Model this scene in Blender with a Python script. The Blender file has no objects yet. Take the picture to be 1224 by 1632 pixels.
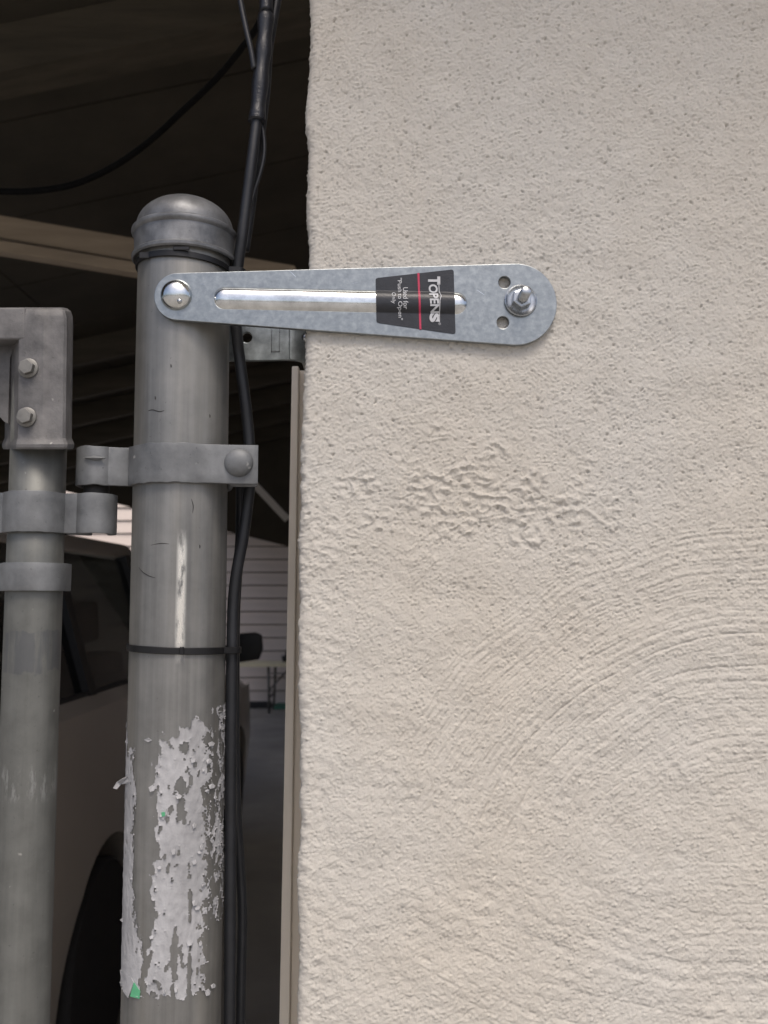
import bpy, bmesh, math, random
import numpy as np
from mathutils import Vector, Matrix
random.seed(7)
rng = np.random.default_rng(11)
S = bpy.context.scene
COL = S.collection

# ------------------------------------------------------------------ camera
F = 1450.0                      # focal length in photo pixels (photo 1224 x 1632)
CAM = Vector((0.0, -0.565, 1.5))
PITCH = math.atan2(144, F)
cd = bpy.data.cameras.new('camera')
cam = bpy.data.objects.new('camera', cd); COL.objects.link(cam)
cam.location = CAM; cam.rotation_euler = (math.pi/2 + PITCH, 0, 0)
cd.sensor_fit = 'VERTICAL'; cd.sensor_height = 36.0; cd.sensor_width = 27.0
cd.lens = F/1632*36.0
cd.clip_start = 0.02; cd.clip_end = 4000
cd.dof.use_dof = True; cd.dof.focus_distance = 0.585; cd.dof.aperture_fstop = 15.0
S.camera = cam
# ------------------------------------------------------------------ world, sun, exposure
SUN_EL, SUN_AZ = 62, 14          # degrees; azimuth measured from straight behind the camera towards its right
w = bpy.data.worlds.new('World'); S.world = w; w.use_nodes = True
nt = w.node_tree; bg = nt.nodes['Background']
sky = nt.nodes.new('ShaderNodeTexSky'); sky.sky_type = 'NISHITA'; sky.sun_disc = False
sky.sun_elevation = math.radians(SUN_EL); sky.sun_rotation = math.radians(180 - SUN_AZ)
sky.air_density = 0.8; sky.dust_density = 5.0; sky.ozone_density = 1.0
nt.links.new(sky.outputs[0], bg.inputs[0]); bg.inputs[1].default_value = 0.08
sd = bpy.data.lights.new('sun', 'SUN'); sun = bpy.data.objects.new('sun', sd); COL.objects.link(sun)
sd.energy = 1.1; sd.angle = math.radians(22); sd.color = (1.0, 0.93, 0.84)
e, a = math.radians(SUN_EL), math.radians(SUN_AZ)
sdir = Vector((math.sin(a)*math.cos(e), -math.cos(a)*math.cos(e), math.sin(e)))
sun.rotation_euler = sdir.to_track_quat('Z', 'Y').to_euler(); sun.location = (2, -6, 8)
S.view_settings.view_transform = 'Standard'; S.view_settings.look = 'None'
S.view_settings.exposure = 1.03; S.view_settings.gamma = 1.0
S.cycles.max_bounces = 8; S.cycles.use_adaptive_sampling = False; S.cycles.diffuse_bounces = 5; S.cycles.use_denoising = True
S.cycles.sample_clamp_indirect = 8.0

# ------------------------------------------------------------------ pixel <-> place
FW = Vector((0, math.cos(PITCH), math.sin(PITCH))); UP = Vector((0, -math.sin(PITCH), math.cos(PITCH)))
def ray(px, py): return FW + Vector((1, 0, 0))*((px-612)/F) + UP*((816-py)/F)
def P(px, py, Y):
    r = ray(px, py); return CAM + r*((Y-CAM.y)/r.y)
def PX(px, py, X):                      # point on the plane X = const
    r = ray(px, py); return CAM + r*((X-CAM.x)/r.x)
def proj(X, Y, Z):
    dy, dz = Y-CAM.y, Z-CAM.z
    f = dy*FW.y + dz*FW.z; u = dy*UP.y + dz*UP.z
    return 612 + F*X/f, 816 - F*u/f
MM = 0.000405                            # metres per pixel at the wall

# ------------------------------------------------------------------ object helpers
def world_loc(o):
    v = Vector((0, 0, 0))
    while o is not None: v += Vector(o.location); o = o.parent
    return v
def link(name, me, parent=None, loc=(0, 0, 0)):
    o = bpy.data.objects.new(name, me); COL.objects.link(o)
    o.parent = parent; o.location = loc
    return o
def thing(name, label, cat, loc, group=None):
    o = link(name, None, None, loc); o.empty_display_size = 0.05
    return tag(o, label, cat, group)
def tag(o, label, cat, group=None):
    o['label'] = label; o['category'] = cat
    if group: o['group'] = group
    return o
def make_mesh(name, v, f, mat, smooth=False, off=(0, 0, 0)):
    me = bpy.data.meshes.new(name)
    off = Vector(off)
    me.from_pydata([Vector(p)-off for p in v], [], f); me.update()
    if mat: me.materials.append(mat)
    if smooth: me.polygons.foreach_set('use_smooth', [True]*len(me.polygons))
    return me
def part(name, vf, mat, parent=None, smooth=False, sharp=None):
    """vf in world coordinates; the object's origin is its parent's (or the first vertex's mean)"""
    v, f = vf
    off = world_loc(parent) if parent else sum((Vector(p) for p in v), Vector())/len(v)
    me = make_mesh(name, v, f, mat, smooth, off)
    if sharp is not None:
        bm = bmesh.new(); bm.from_mesh(me); bmesh.ops.recalc_face_normals(bm, faces=bm.faces)
        for ed in bm.edges:
            if len(ed.link_faces) == 2 and ed.calc_face_angle() > math.radians(sharp): ed.smooth = False
        bm.to_mesh(me); bm.free()
    return link(name, me, parent, (0, 0, 0) if parent else off)
def join(*vfs):
    V, Fc = [], []
    for v, f in vfs:
        n = len(V); V += [tuple(p) for p in v]; Fc += [tuple(i+n for i in q) for q in f]
    return V, Fc
def bevelled(vf, width, seg=2, angle=30):
    me = make_mesh('tmp', vf[0], vf[1], None); bm = bmesh.new(); bm.from_mesh(me); bpy.data.meshes.remove(me)
    bmesh.ops.remove_doubles(bm, verts=bm.verts, dist=1e-6)
    bmesh.ops.recalc_face_normals(bm, faces=bm.faces)
    ed = [x for x in bm.edges if len(x.link_faces) == 2 and x.calc_face_angle() > math.radians(angle)]
    bmesh.ops.bevel(bm, geom=ed, offset=width, segments=seg, affect='EDGES', profile=0.6, clamp_overlap=True)
    bm.verts.ensure_lookup_table(); bm.verts.index_update()
    r = [v.co.copy() for v in bm.verts], [tuple(v.index for v in f.verts) for f in bm.faces]
    bm.free(); return r
def box(a, b):
    x0, y0, z0 = a; x1, y1, z1 = b
    v = [(x0,y0,z0),(x1,y0,z0),(x1,y1,z0),(x0,y1,z0),(x0,y0,z1),(x1,y0,z1),(x1,y1,z1),(x0,y1,z1)]
    return v, [(0,3,2,1),(4,5,6,7),(0,1,5,4),(1,2,6,5),(2,3,7,6),(3,0,4,7)]
def beam(p, q, w_, h_, up=(0, 0, 1)):
    p, q = Vector(p), Vector(q); d = (q-p).normalized(); s = d.cross(Vector(up)).normalized(); u = s.cross(d)
    v = []
    for c in (p, q):
        for i, j in ((-1,-1),(1,-1),(1,1),(-1,1)): v.append(c + s*(i*w_/2) + u*(j*h_/2))
    return v, [(0,1,2,3),(7,6,5,4),(0,4,5,1),(1,5,6,2),(2,6,7,3),(3,7,4,0)]
def smooth_path(pts, n=6):
    pts = [Vector(p) for p in pts]; out = []
    for i in range(len(pts)-1):
        p0, p1, p2, p3 = pts[max(i-1,0)], pts[i], pts[i+1], pts[min(i+2,len(pts)-1)]
        for k in range(n):
            t = k/n
            out.append(0.5*((2*p1)+(p2-p0)*t+(2*p0-5*p1+4*p2-p3)*t*t+(3*p1-p0-3*p2+p3)*t**3))
    out.append(pts[-1]); return out
def tube(pts, r, n=14, wob=0.0):
    pts = [Vector(p) for p in pts]; V, Fc = [], []
    s = None
    for i, p in enumerate(pts):
        d = (pts[min(i+1,len(pts)-1)]-pts[max(i-1,0)]).normalized()
        if s is None: s = d.cross(Vector((0.3, 1, 0.2))).normalized()
        s = (s - d*s.dot(d)).normalized(); t = d.cross(s)
        rr = (r[i] if hasattr(r, '__len__') else r)*(1+wob*math.sin(i*1.7)*math.sin(i*0.61))
        for k in range(n):
            an = 2*math.pi*k/n; V.append(p + s*(math.cos(an)*rr) + t*(math.sin(an)*rr))
    for i in range(len(pts)-1):
        for k in range(n):
            k2 = (k+1) % n; Fc.append((i*n+k, i*n+k2, (i+1)*n+k2, (i+1)*n+k))
    Fc.append(tuple(range(n))[::-1]); Fc.append(tuple((len(pts)-1)*n+k for k in range(n)))
    return V, Fc
def lathe(prof, c, axis=(0, 0, 1), n=48, phase=0.0):
    """prof: list of (radius, height along axis)"""
    c, d = Vector(c), Vector(axis).normalized()
    s = d.cross(Vector((0.0, 1, 0)) if abs(d.y) < 0.9 else Vector((0, 0, 1))).normalized(); t = d.cross(s)
    V, Fc = [], []
    for (r, h) in prof:
        for k in range(n):
            an = 2*math.pi*k/n + phase
            V.append(c + d*h + s*(math.cos(an)*max(r,1e-5)) + t*(math.sin(an)*max(r,1e-5)))
    for i in range(len(prof)-1):
        for k in range(n):
            k2 = (k+1) % n; Fc.append((i*n+k, i*n+k2, (i+1)*n+k2, (i+1)*n+k))
    Fc.append(tuple(range(n))[::-1]); Fc.append(tuple((len(prof)-1)*n+k for k in range(n)))
    return V, Fc
def strap(path, th, z0, z1, rough=0.0, nz=4, shear=None):
    """a flat metal strip standing on edge: plan path (x, y), thickness th, from z0 to z1"""
    path = [Vector((p[0], p[1])) for p in path]; n = len(path); V, Fc = [], []
    outs, ins = [], []
    for i, p in enumerate(path):
        d = (path[min(i+1,n-1)]-path[max(i-1,0)]).normalized(); nn = Vector((d.y, -d.x))
        outs.append(p + nn*th/2); ins.append(p - nn*th/2)
    ring = outs + ins[::-1]; m = len(ring)
    for k in range(nz+1):
        t = k/nz
        for i, p in enumerate(ring):
            ii = i if i < n else 2*n-1-i
            lo = z0 + rough*math.sin(ii*1.3+1)*math.sin(ii*.37); hi = z1 + rough*math.sin(ii*.9+2)*math.cos(ii*.31)
            V.append((p.x, p.y, lo+(hi-lo)*t))
    for k in range(nz):
        for i in range(m):
            j = (i+1) % m; Fc.append((k*m+i, k*m+j, (k+1)*m+j, (k+1)*m+i))
    for i in range(n-1):
        Fc.append((i, m-1-i, m-2-i, i+1)); o = nz*m
        Fc.append((o+i, o+i+1, o+m-2-i, o+m-1-i))
    return V, Fc
def plate2d(loops, th, bev, to3d):
    """filled outline with holes, extruded; loops in (a, b); to3d(a, b, c) maps to the world, c = 0 at the back, th at the front"""
    cu = bpy.data.curves.new('tmp', 'CURVE'); cu.dimensions = '2D'; cu.fill_mode = 'BOTH'
    cu.extrude = th/2 - bev; cu.bevel_depth = bev; cu.bevel_resolution = 1; cu.offset = -bev
    for lp in loops:
        sp = cu.splines.new('POLY'); sp.points.add(len(lp)-1); sp.use_cyclic_u = True
        for i, (x, y) in enumerate(lp): sp.points[i].co = (x, y, 0, 1)
    ob = bpy.data.objects.new('tmp', cu); COL.objects.link(ob)
    dg = bpy.context.evaluated_depsgraph_get(); me = ob.evaluated_get(dg).to_mesh()
    v = [tuple(to3d(p.co.x, p.co.y, p.co.z + th/2)) for p in me.vertices]; f = [tuple(q.vertices) for q in me.polygons]
    ob.evaluated_get(dg).to_mesh_clear(); bpy.data.objects.remove(ob); bpy.data.curves.remove(cu)
    return v, f
def text2d(body, bold=0.02):
    cu = bpy.data.curves.new('tmp', 'FONT'); cu.body = body; cu.size = 1; cu.offset = bold; cu.resolution_u = 6
    ob = bpy.data.objects.new('tmp', cu); COL.objects.link(ob)
    dg = bpy.context.evaluated_depsgraph_get(); me = ob.evaluated_get(dg).to_mesh()
    bm = bmesh.new(); bm.from_mesh(me); ob.evaluated_get(dg).to_mesh_clear()
    bmesh.ops.triangulate(bm, faces=bm.faces)
    for _ in range(4):
        ed = [x for x in bm.edges if x.calc_length() > 0.07]
        if ed: bmesh.ops.subdivide_edges(bm, edges=ed, cuts=1)
    bmesh.ops.triangulate(bm, faces=bm.faces); bm.verts.index_update()
    v = [(p.co.x, p.co.y) for p in bm.verts]; f = [tuple(p.index for p in q.verts) for q in bm.faces]
    bm.free(); bpy.data.objects.remove(ob); bpy.data.curves.remove(cu)
    return v, f

# ------------------------------------------------------------------ materials
def nodes(name):
    m = bpy.data.materials.new(name); m.use_nodes = True
    n = m.node_tree; return m, n, n.nodes['Principled BSDF']
def add(n, t, **kw):
    x = n.nodes.new(t)
    for k, v in kw.items():
        if k in x.inputs: x.inputs[k].default_value = v
        else: setattr(x, k, v)
    return x
def coords(n, scale=(1, 1, 1)):
    c = add(n, 'ShaderNodeTexCoord'); mp = add(n, 'ShaderNodeMapping'); mp.inputs['Scale'].default_value = scale
    n.links.new(c.outputs['Object'], mp.inputs['Vector']); return mp.outputs[0]
def noise(n, scale, detail=4, rough=0.6, vec=(1, 1, 1)):
    t = add(n, 'ShaderNodeTexNoise'); t.inputs['Scale'].default_value = scale
    t.inputs['Detail'].default_value = detail; t.inputs['Roughness'].default_value = rough
    n.links.new(coords(n, vec), t.inputs['Vector']); return t.outputs['Fac']
def ramp(n, src, stops):
    r = add(n, 'ShaderNodeValToRGB'); el = r.color_ramp.elements
    while len(el) < len(stops): el.new(0.5)
    for i, (p, c) in enumerate(stops):
        el[i].position = p; el[i].color = tuple(c)+(1,) if hasattr(c, '__len__') else (c, c, c, 1)
    n.links.new(src, r.inputs[0]); return r.outputs[0]
def mix(n, fac, c1, c2, mode='MIX'):
    x = add(n, 'ShaderNodeMix', data_type='RGBA', blend_type=mode)
    for i, s in ((0, fac), (6, c1), (7, c2)):
        if hasattr(s, 'links'): n.links.new(s, x.inputs[i])
        elif i == 0: x.inputs[0].default_value = s
        else: x.inputs[i].default_value = tuple(s)+(1,)
    return x.outputs[2]
def bump(n, bsdf, src, strength, dist):
    b = add(n, 'ShaderNodeBump'); b.inputs['Strength'].default_value = strength; b.inputs['Distance'].default_value = dist
    n.links.new(src, b.inputs['Height'])
    if bsdf.inputs['Normal'].is_linked: n.links.new(bsdf.inputs['Normal'].links[0].from_socket, b.inputs['Normal'])
    n.links.new(b.outputs[0], bsdf.inputs['Normal'])
def plain(name, col, rough=0.6, metal=0.0, var=0.15, scale=8.0, bmp=0.0, vec=(1, 1, 1)):
    m, n, b = nodes(name)
    t = noise(n, scale, 5, 0.6, vec)
    d = [c*(1-var) for c in col]; l = [min(1, c*(1+var)) for c in col]
    n.links.new(ramp(n, t, [(0.3, d), (0.7, l)]), b.inputs['Base Color'])
    b.inputs['Roughness'].default_value = rough; b.inputs['Metallic'].default_value = metal
    if bmp: bump(n, b, noise(n, scale*6, 4, 0.6, vec), 0.6, bmp)
    return m
def galv(name, base, rough=0.45, metal=0.75, streak=0.25, speck=0.3, scale=1.0, blue=0.0, vec=(60, 60, 3), bmp=0.00008, con=0.22):
    """weathered galvanised steel: streaks along z, blotches, dark specks"""
    m, n, b = nodes(name)
    st = noise(n, 1.6, 5, 0.6, vec); bl = noise(n, 70*scale, 6, 0.65); sp = noise(n, 420*scale, 3, 0.7); sp2 = noise(n, 160*scale, 2, 0.5)
    c = ramp(n, bl, [(0.30, [x*(1-con) for x in base]), (0.5, base), (0.70, [min(1, x*(1+con)+blue*0.02) for x in base])])
    c = mix(n, streak, c, ramp(n, st, [(0.3, 0.22), (0.68, 1.0)]), 'MULTIPLY')
    c = mix(n, ramp(n, sp, [(0.66, 0.0), (0.74, speck)]), c, (0.06, 0.055, 0.05))
    c = mix(n, ramp(n, sp2, [(0.74, 0.0), (0.80, speck*0.8)]), c, (0.62, 0.61, 0.58))
    n.links.new(c, b.inputs['Base Color'])
    b.inputs['Metallic'].default_value = metal
    n.links.new(ramp(n, bl, [(0.2, rough*0.8), (0.8, min(1, rough*1.25))]), b.inputs['Roughness'])
    bump(n, b, bl, 0.5, bmp*2); bump(n, b, sp, 0.35, bmp)
    return m
M = {}
M['cast'] = galv('cast_zinc', (0.150, 0.146, 0.146), 0.6, 0.35, 0.2, 0.8, 0.9, bmp=0.0005, con=0.4)
M['cap'] = galv('cap_zinc', (0.20, 0.205, 0.212), 0.46, 0.6, 0.2, 0.6, 0.8, bmp=0.0004, con=0.4)
M['band'] = galv('band_steel', (0.185, 0.192, 0.198), 0.56, 0.45, 0.15, 0.7, 0.7, bmp=0.0003, con=0.3)
M['gate_tube'] = galv('gate_tube_steel', (0.185, 0.188, 0.176), 0.5, 0.5, 0.35, 0.5, con=0.14)
M['zinc'] = galv('bright_zinc', (0.318, 0.342, 0.350), 0.34, 0.95, 0.0, 0.3, 3.6, blue=1, bmp=0.00006, con=0.17)
M['zinc_rib'] = galv('pressed_zinc', (0.72, 0.74, 0.74), 0.17, 1.0, 0.0, 0.15, 1.6, bmp=0.00005)
M['shaded_zinc_strap'] = galv('shaded_zinc_strap', (0.36, 0.40, 0.42), 0.42, 0.9, 0.0, 0.3, 1.3, blue=1, bmp=0.00006, con=0.35)  # zinc copy with the strap's shade set into its tone
M['bolt'] = galv('bolt_zinc', (0.42, 0.44, 0.46), 0.28, 1.0, 0.0, 0.15, 2, bmp=0.00004)
M['hex'] = galv('old_bolt', (0.20, 0.195, 0.182), 0.5, 0.6, 0.0, 0.5, 1.5)
def post_material():
    m, n, b = nodes('post_steel')
    st = noise(n, 1.6, 6, 0.62, (75, 75, 2.5)); bl = noise(n, 45, 6, 0.65); sp = noise(n, 380, 3, 0.7); st2 = noise(n, 1.3, 3, .5, (30, 30, 1.5))
    c = ramp(n, bl, [(0.25, (0.215, 0.214, 0.206)), (0.5, (0.262, 0.261, 0.252)), (0.8, (0.322, 0.317, 0.302))])
    c = mix(n, 0.42, c, ramp(n, st, [(0.34, 0.30), (0.62, 1.0)]), 'MULTIPLY')
    c = mix(n, ramp(n, st2, [(0.5, 0.0), (0.7, 0.35)]), c, (0.40, 0.37, 0.31))
    c = mix(n, ramp(n, sp, [(0.68, 0.0), (0.75, 0.5)]), c, (0.08, 0.075, 0.07))
    # a rubbed strip on the front of the pipe, its glint painted into the colour
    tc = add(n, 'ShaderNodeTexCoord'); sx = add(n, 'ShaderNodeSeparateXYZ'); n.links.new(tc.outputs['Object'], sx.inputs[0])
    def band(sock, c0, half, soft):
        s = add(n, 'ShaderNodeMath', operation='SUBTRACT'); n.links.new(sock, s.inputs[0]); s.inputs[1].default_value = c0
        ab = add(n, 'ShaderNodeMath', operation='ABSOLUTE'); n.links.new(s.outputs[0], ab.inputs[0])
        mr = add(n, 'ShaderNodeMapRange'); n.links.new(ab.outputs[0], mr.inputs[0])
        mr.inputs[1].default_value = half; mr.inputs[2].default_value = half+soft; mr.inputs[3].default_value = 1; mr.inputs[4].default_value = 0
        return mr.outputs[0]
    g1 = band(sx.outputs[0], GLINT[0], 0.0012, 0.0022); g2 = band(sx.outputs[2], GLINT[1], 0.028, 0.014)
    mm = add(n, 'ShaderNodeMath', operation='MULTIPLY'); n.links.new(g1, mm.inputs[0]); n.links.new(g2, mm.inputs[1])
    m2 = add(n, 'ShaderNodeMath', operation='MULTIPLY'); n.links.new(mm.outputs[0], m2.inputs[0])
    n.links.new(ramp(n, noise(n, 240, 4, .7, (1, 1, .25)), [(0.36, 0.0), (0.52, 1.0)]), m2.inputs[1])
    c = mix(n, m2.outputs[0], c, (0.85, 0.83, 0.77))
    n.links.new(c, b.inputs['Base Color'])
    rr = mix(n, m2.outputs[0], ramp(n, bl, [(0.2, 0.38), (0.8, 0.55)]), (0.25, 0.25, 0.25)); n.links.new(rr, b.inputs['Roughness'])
    b.inputs['Metallic'].default_value = 0.62
    bump(n, b, st, 0.3, 0.0002); bump(n, b, sp, 0.3, 0.00008)
    return m
def gate_marks():
    m = M['gate_tube']; n = m.node_tree; b = n.nodes['Principled BSDF']; src = b.inputs['Base Color'].links[0].from_socket
    tc = add(n, 'ShaderNodeTexCoord'); sx = add(n, 'ShaderNodeSeparateXYZ'); n.links.new(tc.outputs['Object'], sx.inputs[0])
    def band(c0, half, soft, ns, lo, hi, col, k):
        global_src = band.src
        w_ = add(n, 'ShaderNodeMath', operation='MULTIPLY_ADD'); n.links.new(noise(n, 90, 3, .6), w_.inputs[0]); w_.inputs[1].default_value = 0.012; n.links.new(sx.outputs[2], w_.inputs[2])
        s_ = add(n, 'ShaderNodeMath', operation='SUBTRACT'); n.links.new(w_.outputs[0], s_.inputs[0]); s_.inputs[1].default_value = c0+0.006
        a_ = add(n, 'ShaderNodeMath', operation='ABSOLUTE'); n.links.new(s_.outputs[0], a_.inputs[0])
        mr = add(n, 'ShaderNodeMapRange'); n.links.new(a_.outputs[0], mr.inputs[0])
        mr.inputs[1].default_value = half; mr.inputs[2].default_value = half+soft; mr.inputs[3].default_value = k; mr.inputs[4].default_value = 0
        mm = add(n, 'ShaderNodeMath', operation='MULTIPLY'); n.links.new(mr.outputs[0], mm.inputs[0]); n.links.new(ramp(n, ns, [(lo, 0.0), (hi, 1.0)]), mm.inputs[1])
        band.src = mix(n, mm.outputs[0], global_src, col)
    band.src = src
    z1 = P(50, 1038, 0).z-0.06; z2 = P(50, 1250, 0).z-0.06
    band(z1, 0.0115, 0.001, noise(n, 1.6, 4, .6, (70, 70, 8)), .42, .52, (0.085, 0.09, 0.105), .5)
    band(z2, 0.006, 0.006, noise(n, 1.6, 4, .7, (160, 160, 40)), .50, .62, (0.40, 0.41, 0.40), .4)
    n.links.new(band.src, b.inputs['Base Color'])
gate_marks()
M['pin'] = plain('dark_pin_steel', (0.035, 0.032, 0.03), 0.6, 0.3, 0.3, 90)
M['black'] = plain('black_cable_jacket', (0.012, 0.013, 0.016), 0.42, 0, 0.3, 60, 0.0002)
M['dull'] = plain('dull_black_rubber', (0.005, 0.005, 0.005), 0.8, 0, 0.3, 60)
M['dull'].node_tree.nodes['Principled BSDF'].inputs['Specular IOR Level'].default_value = 0.05
M['sleeve'] = plain('shrink_sleeve', (0.014, 0.015, 0.019), 0.30, 0, 0.3, 80, 0.0006)
M['tie'] = plain('black_nylon', (0.005, 0.005, 0.006), 0.45, 0, 0.2, 90)
M['paper'] = plain('torn_paper', (0.36, 0.36, 0.37), 0.85, 0, 0.22, 60, 0.0006, (1, 1, .5))
M['green'] = plain('green_print', (0.10, 0.38, 0.20), 0.7, 0, 0.15, 90)
M['sticker'] = plain('sticker_black', (0.022, 0.024, 0.030), 0.38, 0, 0.25, 150, 0.0002)
M['ink'] = plain('sticker_white', (0.55, 0.56, 0.58), 0.5, 0, 0.12, 300)
M['red'] = plain('sticker_red', (0.50, 0.035, 0.09), 0.5, 0, 0.1, 200)
M['trim'] = plain('painted_trim', (0.72, 0.66, 0.58), 0.6, 0, 0.06, 4, 0.0004, (6, 6, 1))
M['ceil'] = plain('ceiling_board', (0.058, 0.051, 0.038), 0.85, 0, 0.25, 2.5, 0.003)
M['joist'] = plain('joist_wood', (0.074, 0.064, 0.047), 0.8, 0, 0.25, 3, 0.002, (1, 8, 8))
M['tan'] = plain('tan_beam_wood', (0.36, 0.295, 0.22), 0.7, 0, 0.18, 3, 0.002, (1, 9, 9))
M['white'] = plain('white_paint', (0.75, 0.74, 0.72), 0.6, 0, 0.08, 3)
M['siding'] = plain('siding_paint', (0.62, 0.54, 0.49), 0.65, 0, 0.06, 2, 0.001, (1, 6, 6))
M['concrete'] = plain('concrete', (0.28, 0.268, 0.246), 0.85, 0, 0.2, 1.6, 0.003)
M['carpaint'] = plain('car_paint', (0.50, 0.462, 0.405), 0.4, 0.1, 0.05, 2)
M['carpaint'].node_tree.nodes['Principled BSDF'].inputs['Coat Weight'].default_value = 0.5
M['carblack'] = plain('car_black', (0.012, 0.013, 0.015), 0.45, 0, 0.2, 20)
M['rubber'] = plain('tyre_rubber', (0.018, 0.018, 0.019), 0.8, 0, 0.2, 30)
M['alloy'] = plain('wheel_alloy', (0.4, 0.4, 0.41), 0.4, 0.8, 0.1, 10)
M['grey_fabric'] = plain('seat_fabric', (0.19, 0.185, 0.175), 0.9, 0, 0.15, 40)
M['lens'] = plain('red_lens', (0.45, 0.03, 0.02), 0.25, 0, 0.1, 20)
M['table'] = plain('table_plastic', (0.80, 0.72, 0.50), 0.6, 0, 0.05, 6)
M['tableleg'] = plain('table_leg_steel', (0.16, 0.15, 0.14), 0.5, 0.5, 0.1, 10)
M['mat'] = plain('green_mat', (0.08, 0.20, 0.14), 0.9, 0, 0.2, 30)
M['soffit'] = plain('soffit_paint', (0.45, 0.42, 0.38), 0.8, 0, 0.1, 3)
g, n_, b_ = nodes('tinted_glass')
b_.inputs['Base Color'].default_value = (0.10, 0.11, 0.11, 1); b_.inputs['Roughness'].default_value = 0.03
b_.inputs['Transmission Weight'].default_value = 1.0; b_.inputs['IOR'].default_value = 1.2
M['glass'] = g
def stucco_material():
    m, n, b = nodes('stucco')
    big = noise(n, 5, 4, 0.55); mid = noise(n, 40, 4, 0.6); fine = noise(n, 520, 4, 0.7); sp = noise(n, 260, 2, .5)
    c = ramp(n, big, [(0.34, (0.556, 0.517, 0.456)), (0.62, (0.564, 0.540, 0.496))])
    c = mix(n, 0.35, c, ramp(n, mid, [(0.25, 0.82), (0.75, 1.0)]), 'MULTIPLY')
    c = mix(n, ramp(n, sp, [(0.72, 0.0), (0.82, 0.28)]), c, (0.26, 0.24, 0.22))
    n.links.new(c, b.inputs['Base Color']); b.inputs['Roughness'].default_value = 0.9
    b.inputs['Specular IOR Level'].default_value = 0.2
    bump(n, b, fine, 0.6, 0.0008)
    return m
M['stucco'] = stucco_material()

# ------------------------------------------------------------------ ground
def grid_sheet(xs, ys, z):
    v = [(x, y, z) for y in ys for x in xs]; n = len(xs)
    return v, [(j*n+i, j*n+i+1, (j+1)*n+i+1, (j+1)*n+i) for j in range(len(ys)-1) for i in range(n-1)]
grd = part('ground', grid_sheet([-1500, -30, 30, 1500], [-1500, -30, 30, 1500], 0.0), M['concrete']); grd['kind'] = 'structure'

# ------------------------------------------------------------------ stucco wall
TN, TS = 2048, 0.0005                      # noise tile: 2048 px of half a millimetre
fx = np.fft.fftfreq(TN, TS); FR = np.hypot(fx[:, None], fx[None, :])
def band_noise(lo, hi, seed, ax=1.0, ay=1.0):
    """tileable noise with wavelengths between lo and hi metres, unit deviation; ax/ay stretch the two directions"""
    r = np.random.default_rng(seed).standard_normal((TN, TN)); ff = np.fft.fft2(r)
    fr = np.hypot(fx[:, None]*ay, fx[None, :]*ax) if (ax, ay) != (1, 1) else FR
    c = 0.5*(1/lo+1/hi); wd = 0.5*(1/lo-1/hi)
    t = np.real(np.fft.ifft2(ff*np.exp(-((fr-c)/wd)**2))); return t/t.std()
def sample(t, X, Z):
    u = (X/TS) % TN; v = (Z/TS) % TN; i = np.floor(u).astype(int); j = np.floor(v).astype(int); a_ = u-i; b__ = v-j
    i0, i1, j0, j1 = i % TN, (i+1) % TN, j % TN, (j+1) % TN
    return t[j0,i0]*(1-a_)*(1-b__)+t[j0,i1]*a_*(1-b__)+t[j1,i0]*(1-a_)*b__+t[j1,i1]*a_*b__
def sstep(x, lo, hi):
    t = np.clip((x-lo)/(hi-lo), 0, 1); return t*t*(3-2*t)
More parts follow.
